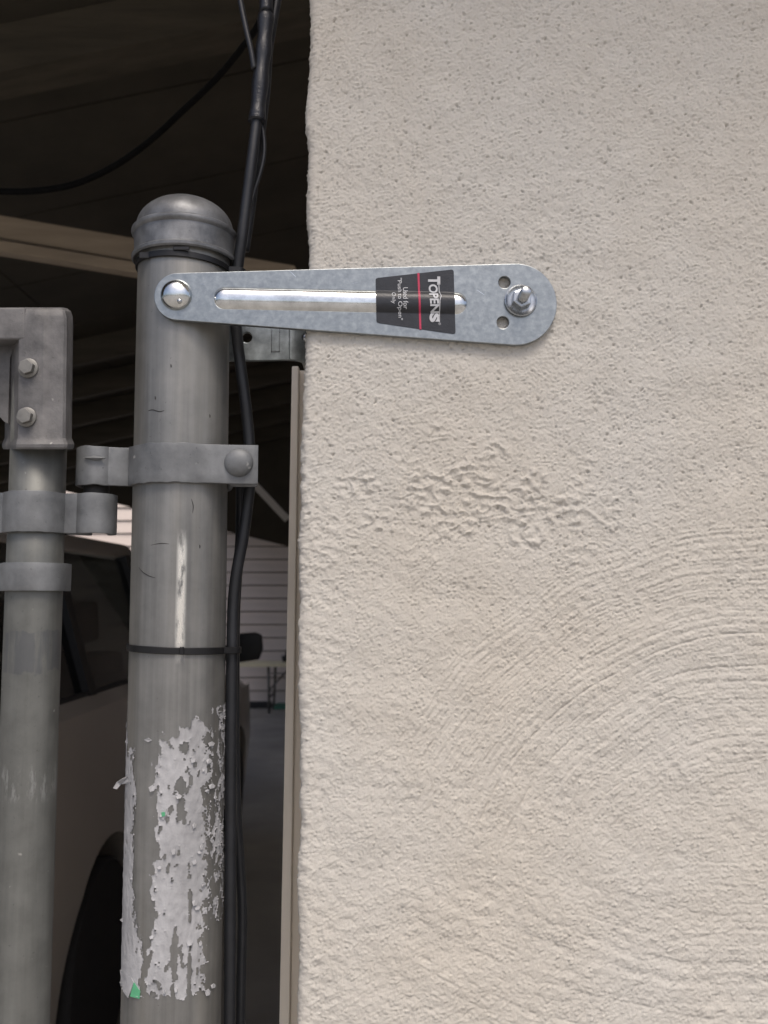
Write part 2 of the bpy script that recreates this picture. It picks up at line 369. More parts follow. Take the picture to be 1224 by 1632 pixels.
def stucco_height(s, z, px, py):
    n1 = sample(band_noise(0.0022, 0.006, 1), s, z); n2 = sample(band_noise(0.0011, 0.0026, 2), s, z)
    n3 = sample(band_noise(0.006, 0.016, 3), s, z); n4 = sample(band_noise(0.03, 0.12, 4), s, z)
    n5 = sample(band_noise(0.02, 0.06, 5), s, z); pit = sample(band_noise(0.003, 0.008, 6), s, z)
    low = sstep(py + 90*n4, 820, 1000)                       # trowelled lower half
    g1 = sample(band_noise(0.0016, 0.0048, 7), s, z); g2 = sample(band_noise(0.0016, 0.0042, 9), s, z)
    h = n1*0.00011*(1-0.4*low) + n2*0.00006 + n3*0.00012 + n4*0.00025
    h += (np.clip(g1-0.6, 0, 1.6)*0.00054 + np.clip(g2-1.1, 0, 1.2)*0.00045)*(1-0.1*low) - np.clip(-g2-1.0, 0, 1.2)*0.00030
    h -= np.clip(pit-1.65, 0, 1.3)*0.0011*(1-0.6*low)
    # long trowel arcs
    tb = np.random.default_rng(21).standard_normal(4096)
    k = np.exp(-0.5*(np.arange(-14, 15)/2.9)**2); k2 = np.exp(-0.5*(np.arange(-30, 31)/9)**2)
    sm = np.convolve(tb, k, 'same'); sm /= sm.std(); sl = np.convolve(tb, k2, 'same'); sl /= sl.std()
    prof = 0.55*sm - 1.3*np.clip(sm-0.75, 0, 1.6) - 0.4*sl
    def strokes(cx, cy, ecc, w1, seed):
        r = np.hypot((px-cx)*ecc, py-cy) + 2.5*sample(band_noise(0.05, 0.2, seed), s, z)
        q = np.interp(r*2.0 % 4000, np.arange(4096), prof)
        return q, r
    q1, r1 = strokes(1215, 1500, 1.0, 1, 31)
    patch = sstep(sample(band_noise(0.012, 0.06, 32, 0.6, 1.0), s, z), -0.9, 0.8)
    m1 = sstep(r1, 240, 330)*(1-sstep(r1, 640, 700))*sstep(1440-py, 0, 150)*(0.4+0.6*patch)
    m1 *= (0.45+0.55*sstep(px, 560, 760))*(0.7+0.3*sstep(sample(band_noise(.004, .02, 41), s, z), -1.2, .6))
    m1 *= 1-0.5*sstep(py, 1250, 1400)
    h += m1*q1*0.00072
    q2, r2 = strokes(1230, 560, 1.0, 1, 33)
    m2 = sstep(py, 1370, 1450)*sstep(px, 560, 700)*(0.2+0.8*patch)
    h += m2*q2*0.00038
    q4, r4 = strokes(1350, 2600, 0.55, 1, 39)                # flat strokes at the right
    m4 = sstep(px, 930, 1130)*sstep(py, 850, 980)*(0.3+0.7*sstep(sample(band_noise(.015, .06, 40), s, z), -.8, .8))
    h += m4*q4*0.00024
    # diagonal scratches high up on the right
    q3, r3 = strokes(-900, -900, 1.0, 1, 34)
    m3 = sstep(px, 780, 950)*(1-sstep(py, 560, 720))*sstep(n5, 0.0, 1.2)
    h += m3*q3*0.00012
    # puckered patch where the float was lifted
    cx, cy = 775.0, 800 + 0.10*(px-775); d = np.hypot((px-cx)/245, (py-cy)/80)
    mk = 1-sstep(d + 0.28*n5, 0.45, 1.05)
    d2 = np.hypot((px-520)/90, (py-850)/60); mk = np.maximum(mk, 0.55*(1-sstep(d2 + 0.25*n5, 0.4, 1.1)))
    rd = sample(band_noise(0.006, 0.014, 35, 1.2, 0.85), s, z)
    rg = 1-np.clip(np.abs(sample(band_noise(0.010, 0.026, 36, 1.25, 0.8), s, z))*2.4, 0, 1)
    h += mk*(np.clip(rd, -0.4, 1.6)*0.00055 + rg*0.00095)
    ln = 1-np.clip(np.abs((py-770)-(px-880)*0.78)/5, 0, 1); h += ln*sstep(px, 890, 915)*(1-sstep(px, 975, 990))*0.0006
    # lumpy arris
    ed = 1-sstep(px, 488, 560); h += ed*n3*0.00008*sstep(py, 650, 800)
    # a few dimples above the bracket
    for (ux, uy, ur) in ((865, 416, 7), (800, 398, 6), (930, 118, 6), (1155, 15, 7), (785, 292, 11), (958, 260, 6), (1107, 281, 6), (868, 345, 5), (795, 365, 7)):
        h -= 0.0008*np.exp(-((px-ux)**2+(py-uy)**2)/ur**2)
    return h
def grow(a0, a1, st, g_=1.35, lim=0.12):
    out, x = [], a0
    while (x < a1) if st > 0 else (x > a1):
        out.append(x); x += st; st = math.copysign(min(abs(st)*g_, lim), st)
    out.append(a1); return out
edge_px = [(-80,495),(0,494),(60,495),(100,493),(140,489),(200,487),(235,491),(300,489),(330,487),(370,491),(420,492),(480,489),(540,487),(600,485),(650,482),(700,481),(760,478),(800,477),(860,476),(900,475),(960,477),(1000,474),(1100,475),(1150,477),(1250,478),(1310,478),(1400,474),(1450,474),(1500,476),(1560,475),(1632,473),(1700,473)]
ez = np.array([P(x, y, 0.0) for y, x in edge_px]); order = np.argsort(ez[:, 2]); EZ = ez[order, 2]; EXv = ez[order, 0]
XE = float(np.mean(EXv))
def build_wall():
    st = 0.00072; rc = 0.006
    fine_x = np.arange(XE+rc, 0.34, st); front = list(fine_x) + grow(fine_x[-1]+st, 1.9, 0.002)
    arc = [math.pi/2*i/8 for i in range(8)]
    zs_f = np.arange(1.20, 1.95, st)
    zs = sorted(grow(1.20-st, 0.0, -0.002)) + list(zs_f) + grow(zs_f[-1]+st, 2.62, 0.002)
    ret = sorted([y for y in grow(rc+0.0012, 0.28, 0.0015, 1.15, .03)], reverse=True)
    bx, by, nx, ny, ss = [], [], [], [], []
    for y in ret: bx.append(XE); by.append(y); nx.append(-1); ny.append(0); ss.append(XE-(y-rc)-rc*0.57)
    for t in arc:
        bx.append(XE+rc-rc*math.cos(t)); by.append(rc-rc*math.sin(t)); nx.append(-math.cos(t)); ny.append(-math.sin(t)); ss.append(XE+rc-(math.pi/2-t)*rc)
    for x in front: bx.append(x); by.append(0.0); nx.append(0); ny.append(-1); ss.append(x)
    bx, by, nx, ny, ss = map(np.array, (bx, by, nx, ny, ss)); zs = np.array(zs)
    nu, nz = len(bx), len(zs)
    Xg = np.tile(bx, (nz, 1)); Yg = np.tile(by, (nz, 1)); Zg = np.repeat(zs[:, None], nu, 1); Sg = np.tile(ss, (nz, 1))
    pxg, pyg = proj(np.maximum(Sg, XE), 0.0, Zg)
    h = stucco_height(Sg, Zg, pxg, pyg)
    offs = np.interp(zs, EZ, EXv)-XE + 0.00025*np.interp(zs, np.linspace(1.2, 1.95, 160), np.random.default_rng(8).standard_normal(160))
    fade = 1-sstep(Sg, XE, XE+0.03)
    Xg = Xg + nx[None, :]*h + offs[:, None]*fade; Yg = Yg + ny[None, :]*h
    co = np.stack([Xg, Yg, Zg], -1).reshape(-1, 3).astype(np.float32)
    i, j = np.meshgrid(np.arange(nu-1), np.arange(nz-1)); a0 = (j*nu+i).ravel()
    q = np.stack([a0, a0+1, a0+1+nu, a0+nu], 1).astype(np.int32)
    # back and right faces close the wall
    nb = len(co); ext = np.array([(1.9, 0.28, 0.0), (1.9, 0.28, 2.62)], np.float32); co = np.vstack([co, ext])
    me = bpy.data.meshes.new('render_coat'); nq = len(q)
    extra = [(nu-1, nb, nb+1, (nz-1)*nu+nu-1), (0, (nz-1)*nu, nb+1, nb)]
    me.vertices.add(len(co)); me.vertices.foreach_set('co', co.ravel())
    loops = np.concatenate([q.ravel(), np.array(extra, np.int32).ravel()]); nf = nq+2
    me.loops.add(len(loops)); me.loops.foreach_set('vertex_index', loops)
    me.polygons.add(nf); me.polygons.foreach_set('loop_start', np.arange(nf, dtype=np.int32)*4)
    sm = np.ones(nf, bool); sm[-2:] = False
    me.update(calc_edges=True); me.polygons.foreach_set('use_smooth', sm)
    me.materials.append(M['stucco']); me.validate()
    o = link('stucco_wall', me)
    tag(o, 'beige stucco house wall with trowel arcs filling the right side', 'wall')
build_wall()
# eave of the house above the wall (its shade darkens the top of the wall)
ev = thing('house_eave', 'boxed house eave above the top of the stucco wall', 'eave', (0.9, -0.2, 2.63))
part('soffit', box((XE-0.02, -0.40, 2.63), (1.9, 0.28, 2.66)), M['soffit'], ev)
part('fascia', box((XE-0.02, -0.425, 2.56), (1.9, -0.402, 2.80)), M['white'], ev)
part('roof_deck', beam((0.92, -0.48, 2.78), (0.92, 1.6, 3.45), 2.0, 0.04), M['ceil'], ev)

# jamb trim standing behind the arris of the wall
tr = thing('door_trim', 'narrow painted vertical trim board showing along the stucco wall edge', 'trim', P(470, 1640, 0.16))
def vboard(x0t, x1t, x0b, x1b, ytop, ybot, Y, th):
    a_, b__, c_, d_ = P(x0t, ytop, Y), P(x1t, ytop, Y), P(x1b, ybot, Y), P(x0b, ybot, Y)
    k = lambda p: (p.x, p.y+th, p.z)
    v = [a_, b__, c_, d_, k(a_), k(b__), k(c_), k(d_)]
    return v, [(0,3,2,1),(4,5,6,7),(0,1,5,4),(1,2,6,5),(2,3,7,6),(3,0,4,7)]
part('board', bevelled(vboard(465, 476, 438, 456, 583, 1990, 0.16, 0.03), 0.0012), M['trim'], tr)
part('stop', bevelled(vboard(476.4, 500, 456.4, 492, 590, 1990, 0.172, 0.03), 0.0010), M['trim'], tr)

# ------------------------------------------------------------------ gate post
A, B = P(291, 600, 0.030), P(273.3, 1600, 0.030)
pd = (A-B).normalized()
depthA = (A-CAM).dot(FW); PR = 73.3/F*depthA*0.996
def post_at(py):                        # axis point whose pixel row is py
    lo, hi = -2.0, 2.0
    for _ in range(50):
        m_ = (lo+hi)/2; p = A+pd*m_
        if proj(p.x, p.y, p.z)[1] > py: lo = m_
        else: hi = m_
    return A+pd*lo
base = A + pd*((0.0-A.z)/pd.z)
post = thing('gate_post', 'weathered round steel gate post with domed cap beside stucco wall', 'post', base)
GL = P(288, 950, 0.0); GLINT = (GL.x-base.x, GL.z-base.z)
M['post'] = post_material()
CZ = post_at(372)                       # ridge plane of the cap
ringf = P(285, 392, 0.0)
def cyl_pts(n=60, m=90):
    V, Fc = [], []
    top = (CZ-base).length
    for i in range(m+1):
        for k in range(n):
            an = 2*math.pi*k/n; V.append(base + pd*(top*i/m) + Vector((math.cos(an)*PR, math.sin(an)*PR, 0)))
    for i in range(m):
        for k in range(n):
            k2 = (k+1) % n; Fc.append((i*n+k, i*n+k2, (i+1)*n+k2, (i+1)*n+k))
    return V, Fc
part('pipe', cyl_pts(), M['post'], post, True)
q = PR
hs = 0.0215
prof = [(q*0.98, -hs+.002), (q*1.085, -hs+.0008), (q*1.105, -hs), (q*1.135, -hs+0.001), (q*1.14, -hs+0.0028), (q*1.09, -hs+0.0042), (q*1.085, -0.012), (q*1.095, -0.0046), (q*1.14, -0.0034), (q*1.155, -0.0022), (q*1.15, -0.0008), (q*1.105, 0.0004), (q*1.06, 0.0010)]
for i in range(1, 15):
    t = i/14*math.pi/2; prof.append((q*1.06*math.cos(t)**0.95, 0.0010+0.0222*math.sin(t)))
cap = part('cap', lathe(prof, CZ, pd, 72), M['cap'], post, True, 33)

# hinge strap on the post -----------------------------------------------------
hz = P(285, 737, -0.002); hc = A + pd*((hz.z-A.z)/pd.z)
def plan_arc(c, r, a0, a1, n):
    return [(c[0]+r*math.cos(math.radians(a0+(a1-a0)*i/n)), c[1]+r*math.sin(math.radians(a0+(a1-a0)*i/n))) for i in range(n+1)]
HT = 0.0035; HH = 0.0125
PIN = (hc.x-1.72*PR, hc.y-0.28*PR)
path = plan_arc(PIN, 0.375*PR, 120, 325, 16) + [(hc.x-1.30*PR, hc.y-0.50*PR), (hc.x-1.18*PR, hc.y-0.46*PR)] \
     + plan_arc((hc.x, hc.y), 1.05*PR, 200, 300, 26) + [(hc.x+0.68*PR, hc.y-0.84*PR), (hc.x+0.90*PR, hc.y-0.82*PR), (hc.x+1.3*PR, hc.y-0.80*PR), (hc.x+1.66*PR, hc.y-0.78*PR), (hc.x+1.76*PR, hc.y-0.74*PR)]
hinge = part('hinge_strap', bevelled(strap(path, HT, hc.z-HH, hc.z+HH, 0.0004), 0.0007, 2, 50), M['band'], post, True, 40)
path2 = plan_arc((hc.x, hc.y), 1.05*PR, 160, 20, 20) + [(hc.x+1.15*PR, hc.y-0.30*PR), (hc.x+1.70*PR, hc.y-0.33*PR)]
part('rear_strap', bevelled(strap(path2[::-1], HT, hc.z-HH, hc.z+HH), 0.0007, 1, 50), M['band'], post, True, 40)
bc = P(380.5, 737, hc.y-0.80*PR-HT/2)
part('carriage_bolt', lathe([(0.0090, -0.002), (0.0092, 0.0004), (0.0088, 0.0016), (0.0078, 0.0030), (0.0060, 0.0042), (0.0035, 0.0050), (0.0012, 0.0053), (0.0, 0.0053)], bc, (0, -1, 0), 32), M['band'], hinge, True)
part('bolt_shank', lathe([(0.0038, 0.0), (0.0038, 0.042), (0.0034, 0.043)], bc+Vector((0, 0.003, 0)), (0, 1, 0), 16), M['band'], hinge, True)
# weld nick on the barrel
wc = P(151, 729.5, PIN[1]-0.375*PR-HT/2)
part('weld_nick', ([(wc.x-0.0075, wc.y-0.0002, wc.z), (wc.x-0.002, wc.y-0.0026, wc.z-0.0006), (wc.x+0.003, wc.y-0.0024, wc.z-0.0005), (wc.x+0.008, wc.y+0.0006, wc.z), (wc.x-0.001, wc.y+0.0004, wc.z+0.0016), (wc.x+0.0005, wc.y+0.0004, wc.z-0.0022)],
     [(0,1,4),(1,2,4),(2,3,4),(1,0,5),(2,1,5),(3,2,5)]), M['band'], hinge)
part('pintle', lathe([(0.0082, 0.010), (0.0082, -0.039), (0.0072, -0.041)], (PIN[0], PIN[1], hc.z), (0, 0, 1), 24), M['pin'], hinge, True)

# torn paper left on the post ----------------------------------------------------
def residue():
    st = 0.0005; th = np.arange(-1.45, 1.85, st/PR)
    z0, z1 = P(280, 1612, 0).z, P(280, 1120, 0).z; zz = np.arange(z0, z1, st)
    TH, ZZ = np.meshgrid(th, zz); ax = base + pd*1.0
    nn = np.sin(TH-0.23); dzr = (pd.x/pd.z)
    cxs = base.x + dzr*ZZ
    _, py = proj(0.0, 0.0, ZZ); s = TH*PR
    big = sample(band_noise(0.006, 0.02, 51, 1.0, 2.2), s, ZZ); med = sample(band_noise(0.003, 0.008, 52, 1.0, 1.8), s, ZZ); fi = sample(band_noise(0.0012, 0.003, 53), s, ZZ)
    big = 0.75*sample(band_noise(0.014, 0.05, 54, 1.0, 2.0), s, ZZ)+0.5*big+0.35*med
    med = 0.6*med+0.25*fi
    wob = 0.05*big+0.035*med+0.015*fi
    v = (py-1130)/480
    def strip(lo, hi): return np.minimum(nn-lo, hi-nn)/0.10
    main = strip(-0.36-0.06*(v > .5)+wob, 0.67-0.06*v+wob)
    main = np.minimum(main, (py-1152-7*big-12*np.exp(-((nn-.12)/.12)**2))/10); main = np.minimum(main, (1598+5*med-14*np.abs(nn-.1)-py)/7)
    gap = np.exp(-((nn-0.02)/0.05)**2)*sstep(py, 1420, 1480)*1.3 + np.exp(-((nn-0.32)/0.045)**2)*sstep(py, 1360, 1420)*1.2
    holes = np.clip(big*0.7+med*0.5+0.15*fi-0.88, 0, None)*2.2*np.exp(-((nn-0.10)/0.42)**2)
    h2 = np.exp(-(((nn-0.16)/.10)**2+((py-1192)/14)**2))*2 + np.exp(-(((nn-0.10)/.09)**2+((py-1250)/16)**2))*2 + np.exp(-(((nn-0.10)/.10)**2+((py-1290)/26)**2))*2
    main = np.minimum(main, 1.0)-holes*1.2-gap*(0.8+0.5*big)-h2*0.65
    left = strip(-1.3, -0.78+0.26*sstep(py, 1380, 1560)+wob) - np.clip(med*.8+.5*big-0.55, 0, None)
    left = np.minimum(left, (py-1180-20*big)/10); left = np.minimum(left, (1592-py)/5)
    right = np.minimum(strip(0.72+wob, 1.2), 1) - np.clip(0.8*big+.5*med+0.5*fi+0.75-0.5*v, 0, None)*0.9
    right = np.minimum(right, (py-1128)/8); right = np.minimum(right, (1490+20*big-py)/8)
    val = np.maximum(np.maximum(main, left), right) + 0.12*fi
    keep = val > 0.12
    lift = 0.00025 + 0.00025*np.clip(med, -.8, 2)*0.6 + 0.0006*np.clip(0.55-val, 0, .45)/.45*np.clip(med+.6, 0, 2)
    rr = PR + np.maximum(lift, 0.00012)
    X = cxs + rr*np.sin(TH); Y = base.y + (pd.y/pd.z)*ZZ - rr*np.cos(TH)
    nz, nt_ = X.shape
    kf = keep[:-1, :-1] & keep[1:, :-1] & keep[:-1, 1:] & keep[1:, 1:]
    j, i = np.nonzero(kf); a0 = j*nt_+i; q_ = np.stack([a0, a0+1, a0+1+nt_, a0+nt_], 1)
    co = np.stack([X, Y, ZZ], -1).reshape(-1, 3); used, inv = np.unique(q_, return_inverse=True); q_ = inv.reshape(-1, 4)
    return [tuple(p) for p in co[used]], [tuple(int(k) for k in r) for r in q_]
rs = part('paper_residue', residue(), M['paper'], post, True); rs['label'] = 'torn white remains of a peeled paper label'
def post_Y(px, py):
    d_ = ray(px, py); c = post_at(py); ox, oy = CAM.x-c.x, CAM.y-c.y
    a_ = d_.x**2+d_.y**2; b__ = ox*d_.x+oy*d_.y; dis = max(0.0, b__*b__-a_*(ox*ox+oy*oy-PR*PR))
    return CAM.y + d_.y*(-b__-math.sqrt(dis))/a_
def flake(pts, mat, name='paper_flake'):
    """pts: list of (px, py, lift off the pipe in mm) going round a torn scrap"""
    v = [P(x, y, post_Y(x, y)-l_*0.001) for x, y, l_ in pts]; n = len(v); v2 = [p+Vector((0.0001, 0.0005, 0)) for p in v]
    return part(name, (v+v2, [tuple(range(n))]+[tuple(range(n, 2*n))[::-1]]+[(i, (i+1) % n, n+(i+1) % n, n+i) for i in range(n)]), mat, post)
flake([(206, 1236, .6), (196, 1240, 2), (186, 1246, 4), (180, 1256, 5), (186, 1258, 4.5), (193, 1250, 3), (204, 1249, 1), (208, 1244, .5)], M['paper'])
flake([(205, 1556, .6), (197, 1550, 1), (191, 1546, 2), (193, 1560, 2), (196, 1580, 2.4), (204, 1591, 2.2), (213, 1566, 1.4), (209, 1558, .8)], M['paper'])
flake([(213, 1566, 1.5), (207, 1588, 2.6), (222, 1592, 1.0), (223, 1580, .8)], M['green'])
flake([(254, 1291, .9), (263, 1289, 1.2), (266, 1298, 1.2), (260, 1307, .9), (253, 1302, .7)], M['paper'])
flake([(257, 1295, 1.5), (262, 1294, 1.8), (263, 1300, 1.7), (258, 1302, 1.4)], M['green'])
flake([(229, 1179, .5), (236, 1176, .9), (242, 1180, .7), (236, 1183, .5)], M['paper'])
flake([(204, 1464, .4), (196, 1462, 1), (191, 1466, 2), (196, 1471, 1.5), (203, 1472, .5)], M['paper'])
flake([(203, 1486, .4), (197, 1491, 1.4), (194, 1502, 2), (202, 1498, .6)], M['paper'])
fr = random.Random(5)
for k in range(26):                     # small lifted scraps along the torn edges
    x, y = fr.choice([(248, 0), (262, 0), (275, 0), (292, 0), (306, 0), (318, 0), (330, 0), (342, 0)])[0]+fr.uniform(-6, 6), fr.uniform(1165, 1590)
    x -= (y-1150)*0.018
    w1, h1 = fr.uniform(2.5, 6), fr.uniform(2, 6)
    flake([(x-w1, y-h1*.3, .6), (x, y-h1, .5), (x+w1*.8, y-h1*.2, .6), (x+w1*.5, y+h1*.7, fr.uniform(1.0, 2.0)), (x-w1*.6, y+h1, fr.uniform(1.2, 2.4))], M['paper'])

def pipe_scratch(pts, w_, mat):
    path = smooth_path([P(x, y, post_Y(x, y)-0.00005) for x, y in pts], 5); n = len(path)
    part('scratch', tube(path, [w_*MM*(0.25+0.75*math.sin(math.pi*i/(n-1))) for i in range(n)], 6), mat, post, True)
pipe_scratch([(221, 904), (228, 912), (238, 918), (248, 921)], 0.7, M['pin'])
pipe_scratch([(305, 795), (308, 806), (307, 818)], 0.7, M['pin'])
pipe_scratch([(236, 655), (243, 653), (254, 656), (262, 654)], 0.8, M['pin'])
pipe_scratch([(240, 869), (256, 866), (270, 867)], 0.6, M['pin'])
for (x, y) in ((264, 724), (250, 712), (272, 580), (334, 660), (318, 868), (247, 631)): pipe_scratch([(x, y), (x+.6, y+3), (x+.4, y+6)], 1.0, M['pin'])

# ------------------------------------------------------------------ gate leaf
G1, G2 = P(61, 740, 0.016), P(36, 1500, 0.016)
gd = (G1-G2).normalized(); GR = 42.8/F*(G1-CAM).dot(FW)
def gate_at(z): return G1 + gd*((z-G1.z)/gd.z)
gb = gate_at(0.06)
gate = thing('swing_gate', 'grey steel gate frame upright with boxy corner fitting at left edge', 'gate', gb)
ztop = P(60, 560, 0.0).z
part('upright_tube', tube([gate_at(0.06), gate_at(0.8), gate_at(1.1), gate_at(1.3), gate_at(1.5), gate_at(ztop)], GR, 40), M['gate_tube'], gate, True)
# top rail leaves the corner fitting to the left
zr = P(0, 516, 0.0).z
part('top_rail', tube([(gate_at(zr).x-0.02, 0.018, zr), (gate_at(zr).x-1.4, 0.018, zr)], 0.0105, 24), M['gate_tube'], gate, True)
part('bottom_rail', tube([(gate_at(.15).x, 0.016, .15), (gate_at(.15).x-1.4, 0.016, .15)], GR, 24), M['gate_tube'], gate, True)
part('outer_tube', tube([(gate_at(.15).x-1.4, 0.016, .12), (gate_at(zr).x-1.4, 0.016, zr)], GR, 24), M['gate_tube'], gate, True)
# corner fitting: one casting with an upright socket, an arm and a gusset
FY = -0.0075
def fit(px, py, Y=FY): return P(px, py, Y)
def casting():
    # socket cross-sections (x offset in pixels from centre line, depth) along its height
    rows = [(716, 1.035), (713, 1.07), (708, 1.08), (703, 1.04), (698, 1.0), (640, 1.0), (580, 1.0), (541, 1.0), (520, 1.0), (505, .985), (496, .93), (491.5, .82), (490, 0.7)]
    V, Fc = [], []
    ring = [(-52,.40),(-50,.10),(-36,-.62),(-31,-.98),(-27,-1.0),(-10,-1.0),(8,-1.0),(12,-.97),(20,-.95),(40,-.92),(45,-.86),(47,-.72),(51,-.50),(54,-.30),(55,.10),(52,.5),(30,.95),(-30,.95)]
    n = len(ring)
    for (py, k) in rows:
        cxp = 63 - 3.0*(py-490)/220*0.9 - 1.0
        for (dx, dy) in ring:
            V.append(P(cxp+dx*(k if dx > -20 or k > 1 else 1), py, 0.016 + dy*0.0235*(k if k >= 1 else k**.4)))
    for i in range(len(rows)-1):
        for k in range(n):
            k2 = (k+1) % n; Fc.append((i*n+k, i*n+k2, (i+1)*n+k2, (i+1)*n+k))
    Fc.append(tuple(range(n))); Fc.append(tuple((len(rows)-1)*n+k for k in range(n))[::-1])
    return V, Fc
fitting = part('corner_fitting', casting(), M['cast'], gate, True, 28)
def slab(pts, Y0, Y1):
    n = len(pts); v = [P(x, y, Y0) for x, y in pts]; v += [Vector((p.x, Y1, p.z)) for p in v]
    return v, [tuple(range(n))[::-1], tuple(range(n, 2*n))]+[(i, (i+1) % n, n+(i+1) % n, n+i) for i in range(n)]
part('arm', bevelled(slab([(40, 489.6), (-160, 488), (-160, 540), (40, 541)], -0.0077, 0.036), 0.0016, 3), M['cast'], fitting, True, 40)
part('gusset', bevelled(slab([(30, 541), (16, 570), (13, 676), (6, 672), (-10, 655), (-120, 560), (-120, 541)], 0.008, 0.022), 0.001, 2), M['cast'], fitting, True, 40)
for (bx_, by_) in ((45.5, 587), (42.5, 665)):
    c = P(bx_, by_, FY)
    bo = part('washer', lathe([(0.0062, -0.001), (0.0062, 0.0010), (0.0056, 0.0014), (0.0, 0.0014)], c, (0, -1, 0), 28), M['hex'], fitting, True, 40)
    part('hex_head', bevelled(lathe([(0.0048, 0.0012), (0.0048, 0.0050), (0.0, 0.0050)], c, (0, -1, 0), 6, 0.32), 0.0004, 2, 25), M['hex'], fitting, False)
# hinge band of the gate with its barrel under the pintle
gz = P(60, 815, 0.0).z; gc = gate_at(gz)
pth = [(gc.x-1.9*GR, gc.y-0.2*GR), (gc.x-1.25*GR, gc.y-0.35*GR)] + plan_arc((gc.x, gc.y), 1.08*GR, 200, 318, 22)
pth += [(gc.x+1.06*GR, PIN[1]-0.008), (PIN[0]-0.0122, PIN[1]-0.0082)] + plan_arc(PIN, 0.0118, 222, 420, 16)
gh = part('hinge_band', bevelled(strap(pth, 0.0033, gz-0.0128, gz+0.0128, 0.0002), 0.0006, 2, 50), M['band'], gate, True, 40)
part('rear_band', bevelled(strap((plan_arc((gc.x, gc.y), 1.08*GR, 160, 20, 20)+[(PIN[0]-0.006, PIN[1]+0.0115)])[::-1], 0.0033, gz-0.0128, gz+0.0128), 0.0005, 1, 50), M['band'], gate, True, 40)
gz2 = P(55, 919, 0.0).z; gc2 = gate_at(gz2)
tb_ = plan_arc((gc2.x, gc2.y), 1.10*GR, 180, 365, 30); tb_ = [(gc2.x-2.2*GR, gc2.y+.1*GR), (gc2.x-1.3*GR, gc2.y+0.02*GR)] + tb_ + [(gc2.x+1.10*GR, gc2.y+0.5*GR)]
part('tension_band', bevelled(strap(tb_, 0.0030, gz2-0.0087, gz2+0.0087, 0.0001), 0.0005, 2, 50), M['band'], gate, True, 40)

# ------------------------------------------------------------------ opener arm bracket
PT = 0.0034; PY = -0.0012               # thickness, depth of its back face (packed a little off the rough wall)
bk = thing('opener_bracket', 'long galvanised tapered steel bracket plate with black sticker bolted to stucco', 'bracket', P(820, 485, PY))
def outline():
    c1, r1, c2, r2 = Vector((283, 472.5)), 37.5, Vector((822.5, 485)), 65
    d = (c2-c1); L = d.length; th = math.atan2(d.y, d.x); al = math.acos((r1-r2)/L)
    pts = []
    for k in range(25):
        an = th+al+(2*math.pi-2*al)*k/24; pts.append((c1.x+r1*math.cos(an), c1.y+r1*math.sin(an)))
    for k in range(37):
        an = th-al+2*al*k/36; pts.append((c2.x+r2*math.cos(an), c2.y+r2*math.sin(an)))
    return pts
RA, RB, RR = Vector((358, 475.5)), Vector((727, 483.5)), 17.0
def stadium(a_, b__, r, n=14):
    th = math.atan2((b__-a_).y, (b__-a_).x); pts = []
    for k in range(n+1): an = th+math.pi/2+math.pi*k/n; pts.append((a_.x+r*math.cos(an), a_.y+r*math.sin(an)))
    for k in range(n+1): an = th-math.pi/2+math.pi*k/n; pts.append((b__.x+r*math.cos(an), b__.y+r*math.sin(an)))
    return pts
def circ(cx, cy, r, n=28): return [(cx+r*math.cos(2*math.pi*k/n), cy+r*math.sin(2*math.pi*k/n)) for k in range(n)]
def wallxy(lp, Y): return [(P(x, y, Y).x, P(x, y, Y).z) for x, y in lp]
def rib_h(px, py, H=0.0026):
    p = Vector((px, py)); d = RB-RA; t = max(0, min(1, (p-RA).dot(d)/d.length_squared)); qd = (p-(RA+d*t)).length/RR
    return H*(1-qd**2.6) if qd < 1 else 0.0
v, f = plate2d([wallxy(lp, PY-PT) for lp in (outline(), stadium(RA, RB, RR-0.3), circ(804, 450, 9.6), circ(801.5, 514, 9.8))], PT, 0.0004, lambda a_, b__, c: (a_, PY-c, b__))
plate = part('plate', (v, f), M['zinc'], bk, False)
def rib():
    V, Fc, rings = [], [], 10
    for k in range(rings+1):
        t = k/rings; r = RR*(1-t); lp = stadium(RA, RB, max(r, 0.02), 14)
        lp2 = []
        n = len(lp); h_ = 0.0026*(1-(1-t)**2.6)
        for (x, y) in lp: p = P(x, y, PY-PT); V.append((p.x, PY-PT-h_+0.0001, p.z))
        if k:
            for i in range(n): j = (i+1) % n; Fc.append(((k-1)*n+i, (k-1)*n+j, k*n+j, k*n+i))
    return V, Fc
part('pressed_rib', rib(), M['zinc_rib'], plate, True)
dc = P(281, 470, PY-PT)
part('dome_rivet', lathe([(0.0102, -0.001), (0.0101, 0.0004), (0.0096, 0.0016), (0.0084, 0.0034), (0.0064, 0.0050), (0.0040, 0.0060), (0.0016, 0.0064), (0.0, 0.0064)], dc, (0, -1, 0), 40), M['zinc_rib'], bk, True)
part('rivet_pip', lathe([(0.0016, 0.0), (0.0014, 0.0006), (0.0, 0.0009)], P(286, 480, PY-PT-0.0055), (0.1, -1, -0.25), 14), M['bolt'], bk, True)
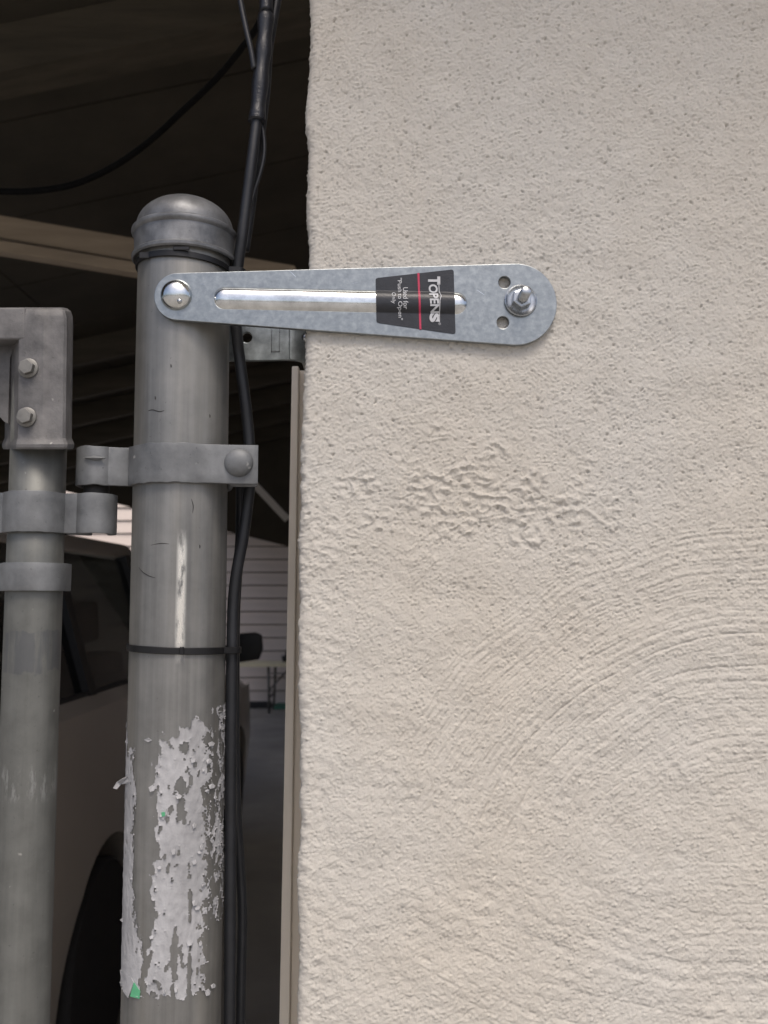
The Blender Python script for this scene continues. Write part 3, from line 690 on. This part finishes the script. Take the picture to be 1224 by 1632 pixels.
# sticker
def on_sticker(px, py, lift): p = P(px, py, PY-PT); return Vector((p.x, PY-PT-rib_h(px, py)-lift, p.z))
def sticker_grid(n=64, m=110):
    V, Fc = [], []; tl, trr, brr, bl = Vector((598.5, 443.5)), Vector((723, 429.5)), Vector((726, 533)), Vector((600, 514.5))
    for j in range(m+1):
        vv = j/m; e_ = min(vv, 1-vv)*m/m*100; ins = 0.0
        cr = 4.0
        ypx = e_*0.95
        if ypx < cr: ins = cr-math.sqrt(max(0, cr*cr-(cr-ypx)**2))
        for i in range(n+1):
            uu = i/n; a_ = tl.lerp(bl, vv); b__ = trr.lerp(brr, vv); L = (b__-a_).length
            uu = ins/L + uu*(1-2*ins/L); p = a_.lerp(b__, uu); V.append(on_sticker(p.x, p.y, 0.00035))
    w_ = n+1
    for j in range(m):
        for i in range(n): Fc.append((j*w_+i, (j+1)*w_+i, (j+1)*w_+i+1, j*w_+i+1))
    return V, Fc
stk = part('sticker', sticker_grid(), M['sticker'], bk, True); stk['label'] = 'black trapezoid sticker with white lettering and a red line'
def lettering(body, y0, y1, xb, xt, bold, drift=0.0):
    """letters run down the picture from row y0 to y1; baseline at column xb, tops at xt"""
    v, f = text2d(body, bold); xs = [p[0] for p in v]; ys = [p[1] for p in v]
    ax, bx2, ay, by2 = min(xs), max(xs), min(ys), max(ys)
    out = []
    for (x, y) in v:
        t = (x-ax)/(bx2-ax); out.append(on_sticker(xb+(xt-xb)*(y-ay)/(by2-ay)+drift*t, y0+(y1-y0)*t, 0.00075))
    return out, f
part('lettering', join(lettering('T', 441.3, 454.5, 682, 701.5, .05), lettering('OPEN', 453.8, 500, 682.6, 697, .03, 3.4), lettering('S', 500, 514, 684.5, 700.5, .06)), M['ink'], stk)
def stroke(pts, w_, lift=0.00075):
    V, Fc = [], []; pts2 = []
    for i in range(len(pts)-1):
        n = max(1, int(math.hypot(pts[i+1][0]-pts[i][0], pts[i+1][1]-pts[i][1])/2))
        for k in range(n): t = k/n; pts2.append((pts[i][0]+(pts[i+1][0]-pts[i][0])*t, pts[i][1]+(pts[i+1][1]-pts[i][1])*t))
    pts2.append(pts[-1])
    for (x, y) in pts2: V += [on_sticker(x-w_/2, y, lift), on_sticker(x+w_/2, y, lift)]
    for i in range(len(pts2)-1): Fc.append((2*i, 2*i+2, 2*i+3, 2*i+1))
    return V, Fc
part('roof_line', stroke([(699.3, 453), (699.8, 465), (702.8, 474), (700.6, 481), (700.2, 514)], 1.3), M['ink'], stk)
part('small_lettering', join(lettering('Used for', 458.6, 494.5, 642.2, 650, .006, .6), lettering('"Push to Open"', 443.5, 510.5, 631.6, 640.5, .006, 1.4), lettering('Only', 467.6, 486.5, 622.5, 630.5, .006, .4)), M['ink'], stk)
part('registered_mark', lettering('®', 514.5, 518.5, 698.5, 702.5, 0.0), M['ink'], stk)
for sc in ([(462, 432.5), (466, 436), (471, 441)], [(413, 501), (420, 500), (428, 502)], [(560, 452), (575, 449)], [(760, 462), (772, 470)], [(545, 508), (562, 511)], [(320, 452), (326, 454)]):
    part('scratch', stroke(sc, 0.9, 0.00003), M['zinc_rib'], plate)
part('red_line', stroke([(666.8, 435.6), (670, 525.5)], 3.2), M['red'], stk)
# anchor bolt: washer, nut and a stud that leans out towards the upper right
wc = P(829.5, 480, PY-PT)
ab_ = part('washer', lathe([(0.0101, -0.0002), (0.0104, 0.0008), (0.0103, 0.0016), (0.0097, 0.0019), (0.0088, 0.0013), (0.0070, 0.0013), (0.0, 0.0013)], wc, (0.04, -1, 0.03), 44), M['bolt'], bk, True, 40)
sa = Vector((0.10, -1, 0.12)).normalized()
part('nut', bevelled(lathe([(0.0066, 0.0008), (0.0066, 0.0060), (0.0045, 0.0062)], wc, (0.05, -1, 0.05), 6, 0.4), 0.0007, 2, 25), M['bolt'], bk, False)
thr = []
for i in range(60):
    h_ = 0.002+0.0125*i/59; thr.append((0.0032+0.00022*math.sin(h_/0.0011*2*math.pi), h_))
thr += [(0.0030, 0.0150), (0.0027, 0.0153), (0.0, 0.0153)]
part('stud', lathe(thr, wc+Vector((0.0002, 0, 0.0)), sa, 24), M['bolt'], bk, True, 60)

# ------------------------------------------------------------------ strap bracket behind the cable
SY = 0.046
sb = thing('strap_bracket', 'short zinc strap bracket with round hole under the long plate', 'bracket', P(420, 548, SY))
lp = [(340, 500), (461, 502), (461, 573), (340, 575)]
v, f = plate2d([wallxy(lp, SY), wallxy(circ(393, 537.5, 8.6), SY)], 0.004, 0.0004, lambda a_, b__, c: (a_, SY+0.004-c, b__))
part('plate', (v, f), M['shaded_zinc_strap'], sb)
p0, p1 = P(461.2, 502, SY), P(461.2, 573, SY)
bend = [(p0.x, SY+0.002)] + [(p0.x+0.010*math.sin(math.radians(t)), SY+0.002+0.010*(1-math.cos(math.radians(t)))) for t in range(10, 91, 10)] + [(p0.x+0.010, SY+0.05)]
part('bend', bevelled(strap(bend, 0.004, p1.z, p0.z), 0.0004, 1, 50), M['shaded_zinc_strap'], sb, True, 40)
st_ = []
for (a0, b0, a1, b1) in ((432, 524, 433.6, 561), (445, 524, 446.4, 561), (432, 559.5, 446.4, 561)):
    q0, q1 = P(a0, b1, SY), P(a1, b0, SY); st_.append(box((q0.x, SY-0.0003, q0.z), (q1.x, SY+0.0005, q1.z)))
part('stamped_mark', join(*st_), M['bolt'], sb)
part('highlight_pip', lathe([(0.0030, 0), (0.0028, .004), (0.0, .0045)], P(488, 540, SY-0.006), (0, -1, 0), 12), M['bolt'], sb, True)  # small bright pip standing in for a highlight at the bend

# ------------------------------------------------------------------ cables and ties
def cable(name, pts, rpx, mat, label, group='black cables beside the gate post', n=14, wob=0.0):
    path = smooth_path([P(*p) for p in pts], 7)
    r = rpx*MM if not hasattr(rpx, '__len__') else [rpx[min(i//7, len(rpx)-1)]*MM for i in range(len(path))]
    o = part(name, tube(path, r, n, wob), mat, None, True)
    return tag(o, label, 'cable', group)
MAIN = [(440,-330,.05),(428,-120,.04),(425,-30,.034),(424,30,.032),(417,110,.030),(410.5,180,.028),(402,250,.026),(393,320,.026),(385.5,380,.026),(379,425,.028),(375,470,.030),(376.5,520,.030),(383,580,.031),(391,640,.032),(397,700,.034),(398.5,760,.034),(394,810,.034),(387,860,.034),(377.5,910,.034),(372,960,.034),(370,1030,.033),(369,1100,.033),(368,1200,.033),(367,1400,.033),(366,1650,.033),(362,1900,.033),(360,2600,.033)]
cb = cable('power_cable', MAIN, 9.3, M['black'], 'thick black cable running down along the right side of the post')
sl = tube(smooth_path([P(*p) for p in [(427,-100,.0395),(425,-30,.034),(424,20,.0322)]], 8), 11.6*MM, 16, 0.02)
part('upper_sleeve', sl, M['sleeve'], cb, True)
sl = tube(smooth_path([P(*p) for p in [(424,24,.0318),(421,70,.031),(416,120,.0298),(410.5,180,.0280),(409.3,193,.0276)]], 8), [13.6*MM+(0.0006 if k > 27 else 0)+0.0004*math.sin(k*.8) for k in range(33)], 18)
part('shrink_sleeve', sl, M['sleeve'], cb, True)
cable('branch_wire', [(374,-60,.03),(383,0,.028),(392,45,.027),(400,80,.0265),(405,110,.0268)], 5, M['black'], 'thin black wire joining the cable sleeve from the upper left')
dp = [(470,-90,.10),(432,-10,.12),(412,38,.18),(392,68,.26),(345,125,.40),(290,178,.52),(235,228,.62),(180,266,.70),(120,293,.76),(60,304,.80),(0,305,.84),(-80,300,.88),(-300,250,.95)]
dpath = smooth_path([P(*p) for p in dp], 7)
tag(part('drooping_cable', tube(dpath, [5.4*(p.y+.565)/F for p in dpath], 14), M['dull'], None, True), 'black cable drooping across the dark carport to the left edge', 'cable', 'black cables beside the gate post')
cable('loop_wire', [(414,190,.030),(420,215,.030),(421,245,.030),(415,275,.030),(405,305,.030),(398,335,.0295),(392,365,.0295)], 3.6, M['black'], 'thin black wire loop below the cable sleeve end')
cable('back_cable', [(452,-110,.045),(446,-30,.043),(436,30,.041),(428,80,.040),(424,140,.039),(417,200,.037),(408,260,.036),(400,330,.036),(390,400,.036)], 8, M['black'], 'black cable tucked behind the sleeved cable at the top')
cable('rear_cable', [(384,770,.050),(383,860,.050),(377,930,.050),(374,1010,.048),(374,1150,.048),(376,1280,.050),(383,1390,.055),(386,1460,.056),(384,1560,.055),(382,1680,.055),(380,1950,.05),(380,2600,.05)], 8.5, M['black'], 'second black cable bowing out behind the post near the bottom')
def tie(py, name, label, tilt, wz, loop):
    c0 = post_at(py); r = PR+0.0010; cx2, cy2 = loop
    V, Fc = [], []; pts = []
    pts = [(c0.x+r*math.cos(math.radians(t)), c0.y+r*math.sin(math.radians(t))) for t in range(60, 351, 6)]
    pts += [(cx2+0.0056*math.cos(math.radians(t)), cy2+0.0056*math.sin(math.radians(t))) for t in range(-60, 91, 15)]
    t_ = thing(name, label, 'cable tie', (c0.x, c0.y, c0.z), 'nylon ties round the post')
    v, f = strap(pts + [pts[0]], 0.0013, -wz/2, wz/2, 0, 2)
    v = [(x, y, c0.z+z+tilt*(x-c0.x)) for x, y, z in v]
    part('band', bevelled((v, f), 0.0003, 1, 50), M['tie'], t_, True, 40)
    return t_, c0
t1, c1 = tie(1033, 'cable_tie', 'black nylon tie round the post above the torn label', -0.035, 0.0042, (P(369.5, 1033, .033).x, .033))
hd = P(291, 1034, 0.0); part('joint_pip', bevelled(box((hd.x-.0012, -0.0022+post_at(1033).y-PR, c1.z-.0024), (hd.x+.0012, post_at(1033).y-PR, c1.z+.0024)), .0003, 1), M['tie'], t1)
tc0 = CZ - pd*0.0262
t2, c2 = tie(proj(tc0.x, tc0.y, tc0.z)[1], 'cable_tie', 'black nylon tie round the post just under its cap', -0.04, 0.0040, (P(377.5, 425, .029).x, .029))
# ratchet head and tail of the upper tie
for (x0, x1, y0, y1, nm) in ((276, 302, 393, 399, 'tail'), (222, 239, 402, 412, 'tail')):
    xm = (x0+x1)/2; yy = math.sqrt(max(0, (PR*1.04)**2-(P(xm, y0, .0).x-c2.x)**2)); Yt = c2.y-yy-0.0009
    q0, q1 = P(x0, y1, Yt), P(x1, y0, Yt); part(nm, bevelled(box((q0.x, Yt-.0008, q0.z), (q1.x, Yt+.0006, q1.z)), .0003, 1), M['tie'], t2)

# ------------------------------------------------------------------ carport
SL = 0.22
def ceil_z(X): return 3.12 + SL*X
cp = thing('carport', 'dark open carport with sloping board ceiling behind the post', 'carport', (-2.5, 4.0, 0))
Y0, Y1 = -0.30, 7.5
XL, XR = -4.6, XE-0.03
# roof sheet over the boards
part('roof_sheet', ([(XL, Y0, ceil_z(XL)+.16), (XR, Y0, ceil_z(XR)+.16), (XR, Y1, ceil_z(XR)+.16), (XL, Y1, ceil_z(XL)+.16),
     (XL, Y0, ceil_z(XL)+.18), (XR, Y0, ceil_z(XR)+.18), (XR, Y1, ceil_z(XR)+.18), (XL, Y1, ceil_z(XL)+.18)], box((0,0,0),(1,1,1))[1]), M['ceil'], cp)
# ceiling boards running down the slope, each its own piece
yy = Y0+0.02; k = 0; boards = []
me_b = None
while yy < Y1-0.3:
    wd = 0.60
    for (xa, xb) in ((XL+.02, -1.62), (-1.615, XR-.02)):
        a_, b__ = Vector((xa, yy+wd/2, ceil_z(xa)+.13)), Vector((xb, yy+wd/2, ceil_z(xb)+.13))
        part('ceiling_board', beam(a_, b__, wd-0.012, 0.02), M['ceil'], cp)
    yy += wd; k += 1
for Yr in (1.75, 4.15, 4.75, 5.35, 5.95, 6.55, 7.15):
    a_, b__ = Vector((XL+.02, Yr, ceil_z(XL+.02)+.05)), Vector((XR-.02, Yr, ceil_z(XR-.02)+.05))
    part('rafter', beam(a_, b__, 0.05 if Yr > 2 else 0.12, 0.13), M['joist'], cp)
# broad front header and the tan cross member
d = 2.30
def at(px, py, d_): return P(px, py, d_-0.565)
part('brace_beam', bevelled(beam(at(-60, 358, 2.9), at(470, 449, 2.9), 0.10, 0.075), 0.006, 2), M['tan'], cp)
part('brace_cleat', bevelled(beam(at(-60, 386, 2.86), at(300, 444, 2.86), 0.06, 0.035), 0.004, 2), M['tan'], cp)
h0, h1 = at(60, 770, 8.0), at(590, 903, 8.0)
def hboard(p, q):
    v = [Vector((p.x, 7.44, p.z)), Vector((q.x, 7.44, q.z)), Vector((q.x, 7.44, ceil_z(q.x)+.1)), Vector((p.x, 7.44, ceil_z(p.x)+.1))]
    return v+[c+Vector((0, .05, 0)) for c in v], box((0,0,0),(1,1,1))[1]
part('rear_header', hboard(h0, h1), M['ceil'], cp)
part('rear_header', hboard(Vector((XL, 7.44, 2.05)), Vector((h0.x-.002, 7.44, 2.05))), M['ceil'], cp)
part('diagonal_strut', beam(at(396, 762, 6.6), at(458, 828, 6.6), 0.04, 0.05), M['white'], cp)
for (X, Y) in ((XL+.1, 0.1), (XL+.1, 3.8), (XL+.1, 7.4)):
    part('corner_post', bevelled(box((X-.06, Y-.06, 0), (X+.06, Y+.06, ceil_z(X)+.0)), .006, 1), M['joist'], cp)
part('side_rail', box((XL+.08, 0.16, .9), (XL+.12, 7.3, 1.0)), M['joist'], cp)
part('house_side', box((XR+.04, 0.30, 0), (XR+.12, 7.4, 3.2)), M['siding'], cp)

# ------------------------------------------------------------------ house behind with lap siding
BY = 12.9
hs_ = thing('siding_house', 'pale house wall of horizontal lap siding seen behind the carport', 'house', (-3, BY, 0))
sp_ = 20.6/F*(BY+.565); nb_ = 17
vb = [(-9, BY-.034, 0.016), (2, BY-.034, 0.016), (2, BY-.012, sp_), (-9, BY-.012, sp_), (-9, BY+.019, 0.016), (2, BY+.019, 0.016), (2, BY+.019, sp_), (-9, BY+.019, sp_)]
me_s = make_mesh('siding_board', vb, box((0,0,0),(1,1,1))[1], M['siding'], False, (-3, BY, 0))
for i in range(nb_): link('siding_board', me_s, hs_, (0, 0, i*sp_+0.02))
part('wall_core', box((-9, BY+.02, 0), (2, BY+.2, nb_*sp_)), M['joist'], hs_)
part('frieze_board', box((-9, BY-.03, nb_*sp_+.021), (2, BY+.2, nb_*sp_+.2)), M['white'], hs_)

pc = thing('yard_shade_cover', 'unseen flat cover added to shade the back yard and siding house', 'roof', (-0.6, 10, 2.85))  # added out of view to keep sky light off the far siding and floor
part('shade_deck', box((-2.7, 7.62, 2.86), (1.9, BY-.05, 2.92)), M['ceil'], pc)
for yy in (8.2, 9.4, 10.6, 11.8): part('joist', box((-2.7, yy, 2.74), (1.9, yy+.05, 2.859)), M['joist'], pc)  # joists of the added shade cover, out of view
part('shade_side_screen', box((0.3, 7.62, 0), (0.36, BY-.05, 2.739)), M['ceil'], pc)
# ------------------------------------------------------------------ folding table at the back
TD = 12.8
tz = at(430, 1057, TD).z; tY = TD-.565
tx0 = at(378, 1057, TD).x
tb2 = thing('folding_table', 'pale folding table standing against the far siding wall', 'table', (tx0+.9, tY, 0))
part('table_top', bevelled(box((tx0, tY-.3, tz-.03), (tx0+1.8, tY+.3, tz+.02)), .008, 2), M['table'], tb2)
for xx in (at(433, 1100, TD).x, tx0+1.6):
    for s_ in (-.25, .25): part('leg', tube([(xx+s_*.08, tY+s_, tz-.03), (xx, tY+s_, 0.0)], .018, 10), M['tableleg'], tb2, True)
    part('cross_bar', tube([(xx, tY-.25, .22), (xx, tY+.25, .22)], .014, 8), M['tableleg'], tb2, True)
    part('folding_stay', tube([(xx, tY-.25, tz-.34), (xx+.28, tY-.1, tz-.03)], .012, 8), M['tableleg'], tb2, True)
    part('apron_bar', tube([(xx-.02, tY-.27, tz-.12), (xx+.5, tY-.27, tz-.12)], .010, 8), M['tableleg'], tb2, True)
jar = thing('small_pot', 'small dark pot standing on the far folding table', 'pot', (at(455, 1050, TD).x, tY, tz+.02))
part('bowl', lathe([(.04, 0), (.055, .05), (.06, .08), (.05, .085), (.0, .08)], jar.location, (0,0,1), 20), M['carblack'], jar, True)
part('sprig', tube([jar.location+Vector((0,0,.07)), jar.location+Vector((.02,-.01,.16)), jar.location+Vector((.05,-.02,.22))], [.02,.014,.004], 8), M['carblack'], jar, True)
gm = part('green_mat', bevelled(box((at(434, 1112, TD).x, tY+.2, 0.002), (at(434, 1112, TD).x+.9, tY+.62, .05)), .01, 2), M['mat']); tag(gm, 'flat green mat lying under the far folding table', 'mat')
kb = part('floor_duct', bevelled(box((at(395, 1115, TD).x-.1, tY+.35, 0.0), (at(427, 1115, TD).x, tY+.45, .09)), .01, 2), M['carblack']); tag(kb, 'dark low duct on the floor left of the green mat', 'duct')

# ------------------------------------------------------------------ parked car (seen past the post, nose to the back)
XF = -0.90
yr, yf = 1.52, 5.85                      # rear and front ends
WR, WF_ = 3.10-.565, 5.75-.565
car = thing('parked_car', 'dark taupe parked car with tinted side windows inside the carport', 'car', (XF-.9, (yr+yf)/2, 0))
belt = CAM.z - 0.307
def body_shell():
    secs = []
    ys = [yr, yr+.05, yr+.2, yr+.5, yr+1.0, yr+1.6, yr+2.2, yr+2.8, yr+3.1, yr+3.5, yr+3.9, yr+4.2, yr+4.36, yf]
    V, Fc = [], []
    for y in ys:
        t = (y-yr)/(yf-yr)
        nar = 0.10*max(0, 1-(y-yr)/.3)**2 + 0.03*max(0, 1-(yf-y)/.25)**2
        top = belt if y < yr+3.05 else belt-0.06-0.17*min(1, (y-yr-3.05)/1.3)
        hw = 0.90
        prof_ = [(hw-.10-nar, .22), (hw-.03-nar, .28), (hw-.015-nar, .45), (hw-nar, .62), (hw-.004-nar, .80), (hw-.012-nar, .95), (hw-.04-nar, top-.04), (hw-.085-nar, top)]
        ring = [(x, z) for x, z in prof_] + [(-x, z) for x, z in prof_[::-1]]
        for x, z in ring: V.append((XF-.9+x, y, z))
    n = 16
    for i in range(len(ys)-1):
        for k in range(n):
            k2 = (k+1) % n; Fc.append((i*n+k, i*n+k2, (i+1)*n+k2, (i+1)*n+k))
    Fc.append(tuple(range(n))); Fc.append(tuple((len(ys)-1)*n+k for k in range(n))[::-1])
    return V, Fc
bodyo = part('body', body_shell(), M['carpaint'], car, True)
bm = bmesh.new(); bm.from_mesh(bodyo.data); bmesh.ops.recalc_face_normals(bm, faces=bm.faces); bm.to_mesh(bodyo.data); bm.free()
cuts = []
for wy in (WR, WF_):
    o = part('cut', lathe([(0.405, 0), (0.405, .34)], (XF+.03, wy, .33), (-1, 0, 0), 48), None)
    cuts.append(o)
    o = part('cut', lathe([(0.405, 0), (0.405, .34)], (XF-1.83, wy, .33), (1, 0, 0), 48), None); cuts.append(o)
for o in cuts:
    bm = bmesh.new(); bm.from_mesh(o.data); bmesh.ops.recalc_face_normals(bm, faces=bm.faces); bm.to_mesh(o.data); bm.free()
    md = bodyo.modifiers.new('b', 'BOOLEAN'); md.operation = 'DIFFERENCE'; md.object = o; md.solver = 'EXACT'
dg = bpy.context.evaluated_depsgraph_get(); nm = bpy.data.meshes.new_from_object(bodyo.evaluated_get(dg))
bodyo.modifiers.clear(); bodyo.data = nm
bm = bmesh.new(); bm.from_mesh(nm)
for ed in bm.edges:
    if len(ed.link_faces) == 2 and ed.calc_face_angle() > math.radians(32): ed.smooth = False
bm.to_mesh(nm); bm.free()
for o in cuts: bpy.data.objects.remove(o)
# greenhouse: roof, pillars, glass
CX = XF-.9; RZ = 1.70; rx, bx3 = .64, .80
part('roof', bevelled(([(CX-rx, yr+.22, RZ-.03), (CX+rx, yr+.22, RZ-.03), (CX+rx, yr+2.25, RZ), (CX-rx, yr+2.25, RZ), (CX-rx+.05, yr+.28, RZ+.05), (CX+rx-.05, yr+.28, RZ+.05), (CX+rx-.05, yr+2.2, RZ+.07), (CX-rx+.05, yr+2.2, RZ+.07)], box((0,0,0),(1,1,1))[1]), .02, 3), M['carpaint'], car, True, 50)
for s_ in (1, -1):
    P3 = lambda x, y, z: Vector((CX+s_*x, y, z))
    for (ya, yb, w_) in ((yr+.08, yr+.26, .10), (yr+1.02, yr+1.04, .07), (yr+1.98, yr+1.95, .08), (yr+2.98, yr+2.22, .07)):
        part('pillar', beam(P3(bx3, ya, belt-.01), P3(rx, yb, RZ), .05, w_, (0, 1, 0)), M['carblack'] if w_ in (.07, .08) else M['carpaint'], car)
    for (a0, a1, b0, b1) in ((yr+.12, yr+1.0, yr+.28, yr+1.02), (yr+1.06, yr+1.95, yr+1.06, yr+1.93), (yr+2.0, yr+2.92, yr+1.98, yr+2.2)):
        v = [P3(bx3, a0, belt-.005), P3(bx3, a1, belt-.005), P3(rx+.005, b1, RZ-.02), P3(rx+.005, b0, RZ-.02)]
        v2 = [p-Vector((s_*.004, 0, 0)) for p in v]
        part('window', (v+v2, [(0,1,2,3),(7,6,5,4),(0,4,5,1),(1,5,6,2),(2,6,7,3),(3,7,4,0)]), M['glass'], car)
    part('window_strip', beam(P3(bx3+.012, yr+.1, belt+.002), P3(bx3+.012, yr+2.95, belt+.002), .012, .022), M['carblack'], car)
part('rear_glass', ([(CX-.76, yr+.06, belt), (CX+.76, yr+.06, belt), (CX+.6, yr+.24, RZ-.02), (CX-.6, yr+.24, RZ-.02), (CX-.76, yr+.066, belt), (CX+.76, yr+.066, belt), (CX+.6, yr+.246, RZ-.02), (CX-.6, yr+.246, RZ-.02)], [(0,1,2,3),(7,6,5,4),(0,4,5,1),(1,5,6,2),(2,6,7,3),(3,7,4,0)]), M['glass'], car)
part('windscreen', ([(CX-.76, yr+3.05, belt-.02), (CX+.76, yr+3.05, belt-.02), (CX+.6, yr+2.24, RZ), (CX-.6, yr+2.24, RZ), (CX-.76, yr+3.056, belt-.02), (CX+.76, yr+3.056, belt-.02), (CX+.6, yr+2.246, RZ), (CX-.6, yr+2.246, RZ)], [(0,1,2,3),(7,6,5,4),(0,4,5,1),(1,5,6,2),(2,6,7,3),(3,7,4,0)]), M['glass'], car)
# seats behind the glass
for (sy, sx) in ((yr+1.25, .42), (yr+1.25, -.42), (yr+2.1, .40), (yr+2.1, -.40)):
    part('seat_back', bevelled(beam((CX+sx, sy, .7), (CX+sx, sy-.12, belt+.08), .46, .14, (0, 1, 0)), .04, 3), M['grey_fabric'], car, True)
    part('headrest', bevelled(beam((CX+sx, sy-.125, belt+.13), (CX+sx, sy-.15, belt+.31), .26, .10, (0, 1, 0)), .035, 3), M['grey_fabric'], car, True)
# flank details
part('door_seam', beam((XF+.002-.012, yr+1.42, .40), (XF+.002-.006, yr+1.50, belt-.05), .006, .006, (1, 0, 0)), M['carblack'], car)
part('side_moulding', bevelled(beam((XF-.008, yr+.62+.9, .60), (XF-.008, WF_-.5, .60), .03, .06), .008, 2), M['carpaint'], car)
part('door_handle', bevelled(beam((XF-.02, yr+1.62, .99), (XF-.02, yr+1.80, .99), .035, .03), .008, 2), M['carpaint'], car)
part('marker_lamp', bevelled(beam((XF-.030, yf-.92, .70), (XF-.030, yf-.84, .84), .06, .07, (0, 1, 0)), .01, 2), M['lens'], car)
part('tail_lamp', bevelled(box((XF-.16, yr+.0, .85), (XF-.03, yr+.16, belt-.06)), .02, 2), M['lens'], car)
for wy in (WR, WF_):
    for s_ in (1, -1):
        ac = (CX+s_*.885, wy, .33)
        ty = part('tyre', lathe([(.20, 0), (.315, .0), (.328, .015), (.33, .05), (.33, .17), (.328, .20), (.315, .215), (.20, .215)], ac, (-s_, 0, 0), 40), M['rubber'], car, True, 45)
        part('rim', lathe([(.0, .02), (.05, .02), (.07, .05), (.17, .03), (.19, .008), (.205, .004), (.205, .20)], ac, (-s_, 0, 0), 30), M['alloy'], ty, True, 45)
# wing mirror
mc = at(400, 1031, 5.45)
for s_ in (1, -1):
    mx = mc.x if s_ > 0 else 2*CX-mc.x
    mr = part('wing_mirror', bevelled(([(mx-.085, mc.y-.03, mc.z-.095), (mx+.055, mc.y-.03, mc.z-.075), (mx+.078, mc.y-.03, mc.z-.01), (mx+.07, mc.y-.03, mc.z+.075), (mx+.03, mc.y-.03, mc.z+.09), (mx-.07, mc.y-.03, mc.z+.083)]+
        [(mx-.06, mc.y+.10, mc.z-.06), (mx+.03, mc.y+.10, mc.z-.05), (mx+.05, mc.y+.10, mc.z-.005), (mx+.04, mc.y+.10, mc.z+.045), (mx+.015, mc.y+.10, mc.z+.055), (mx-.05, mc.y+.10, mc.z+.05)],
        [(0,1,2,3,4,5),(11,10,9,8,7,6)]+[(i, (i+1) % 6, 6+(i+1) % 6, 6+i) for i in range(6)]), .012, 3), M['carblack'], car, True, 60)
    part('mirror_arm', beam((mx-s_*.06, mc.y+.03, mc.z-.05), (mx-s_*.22, mc.y+.05, mc.z-.07), .05, .05), M['carblack'], mr)
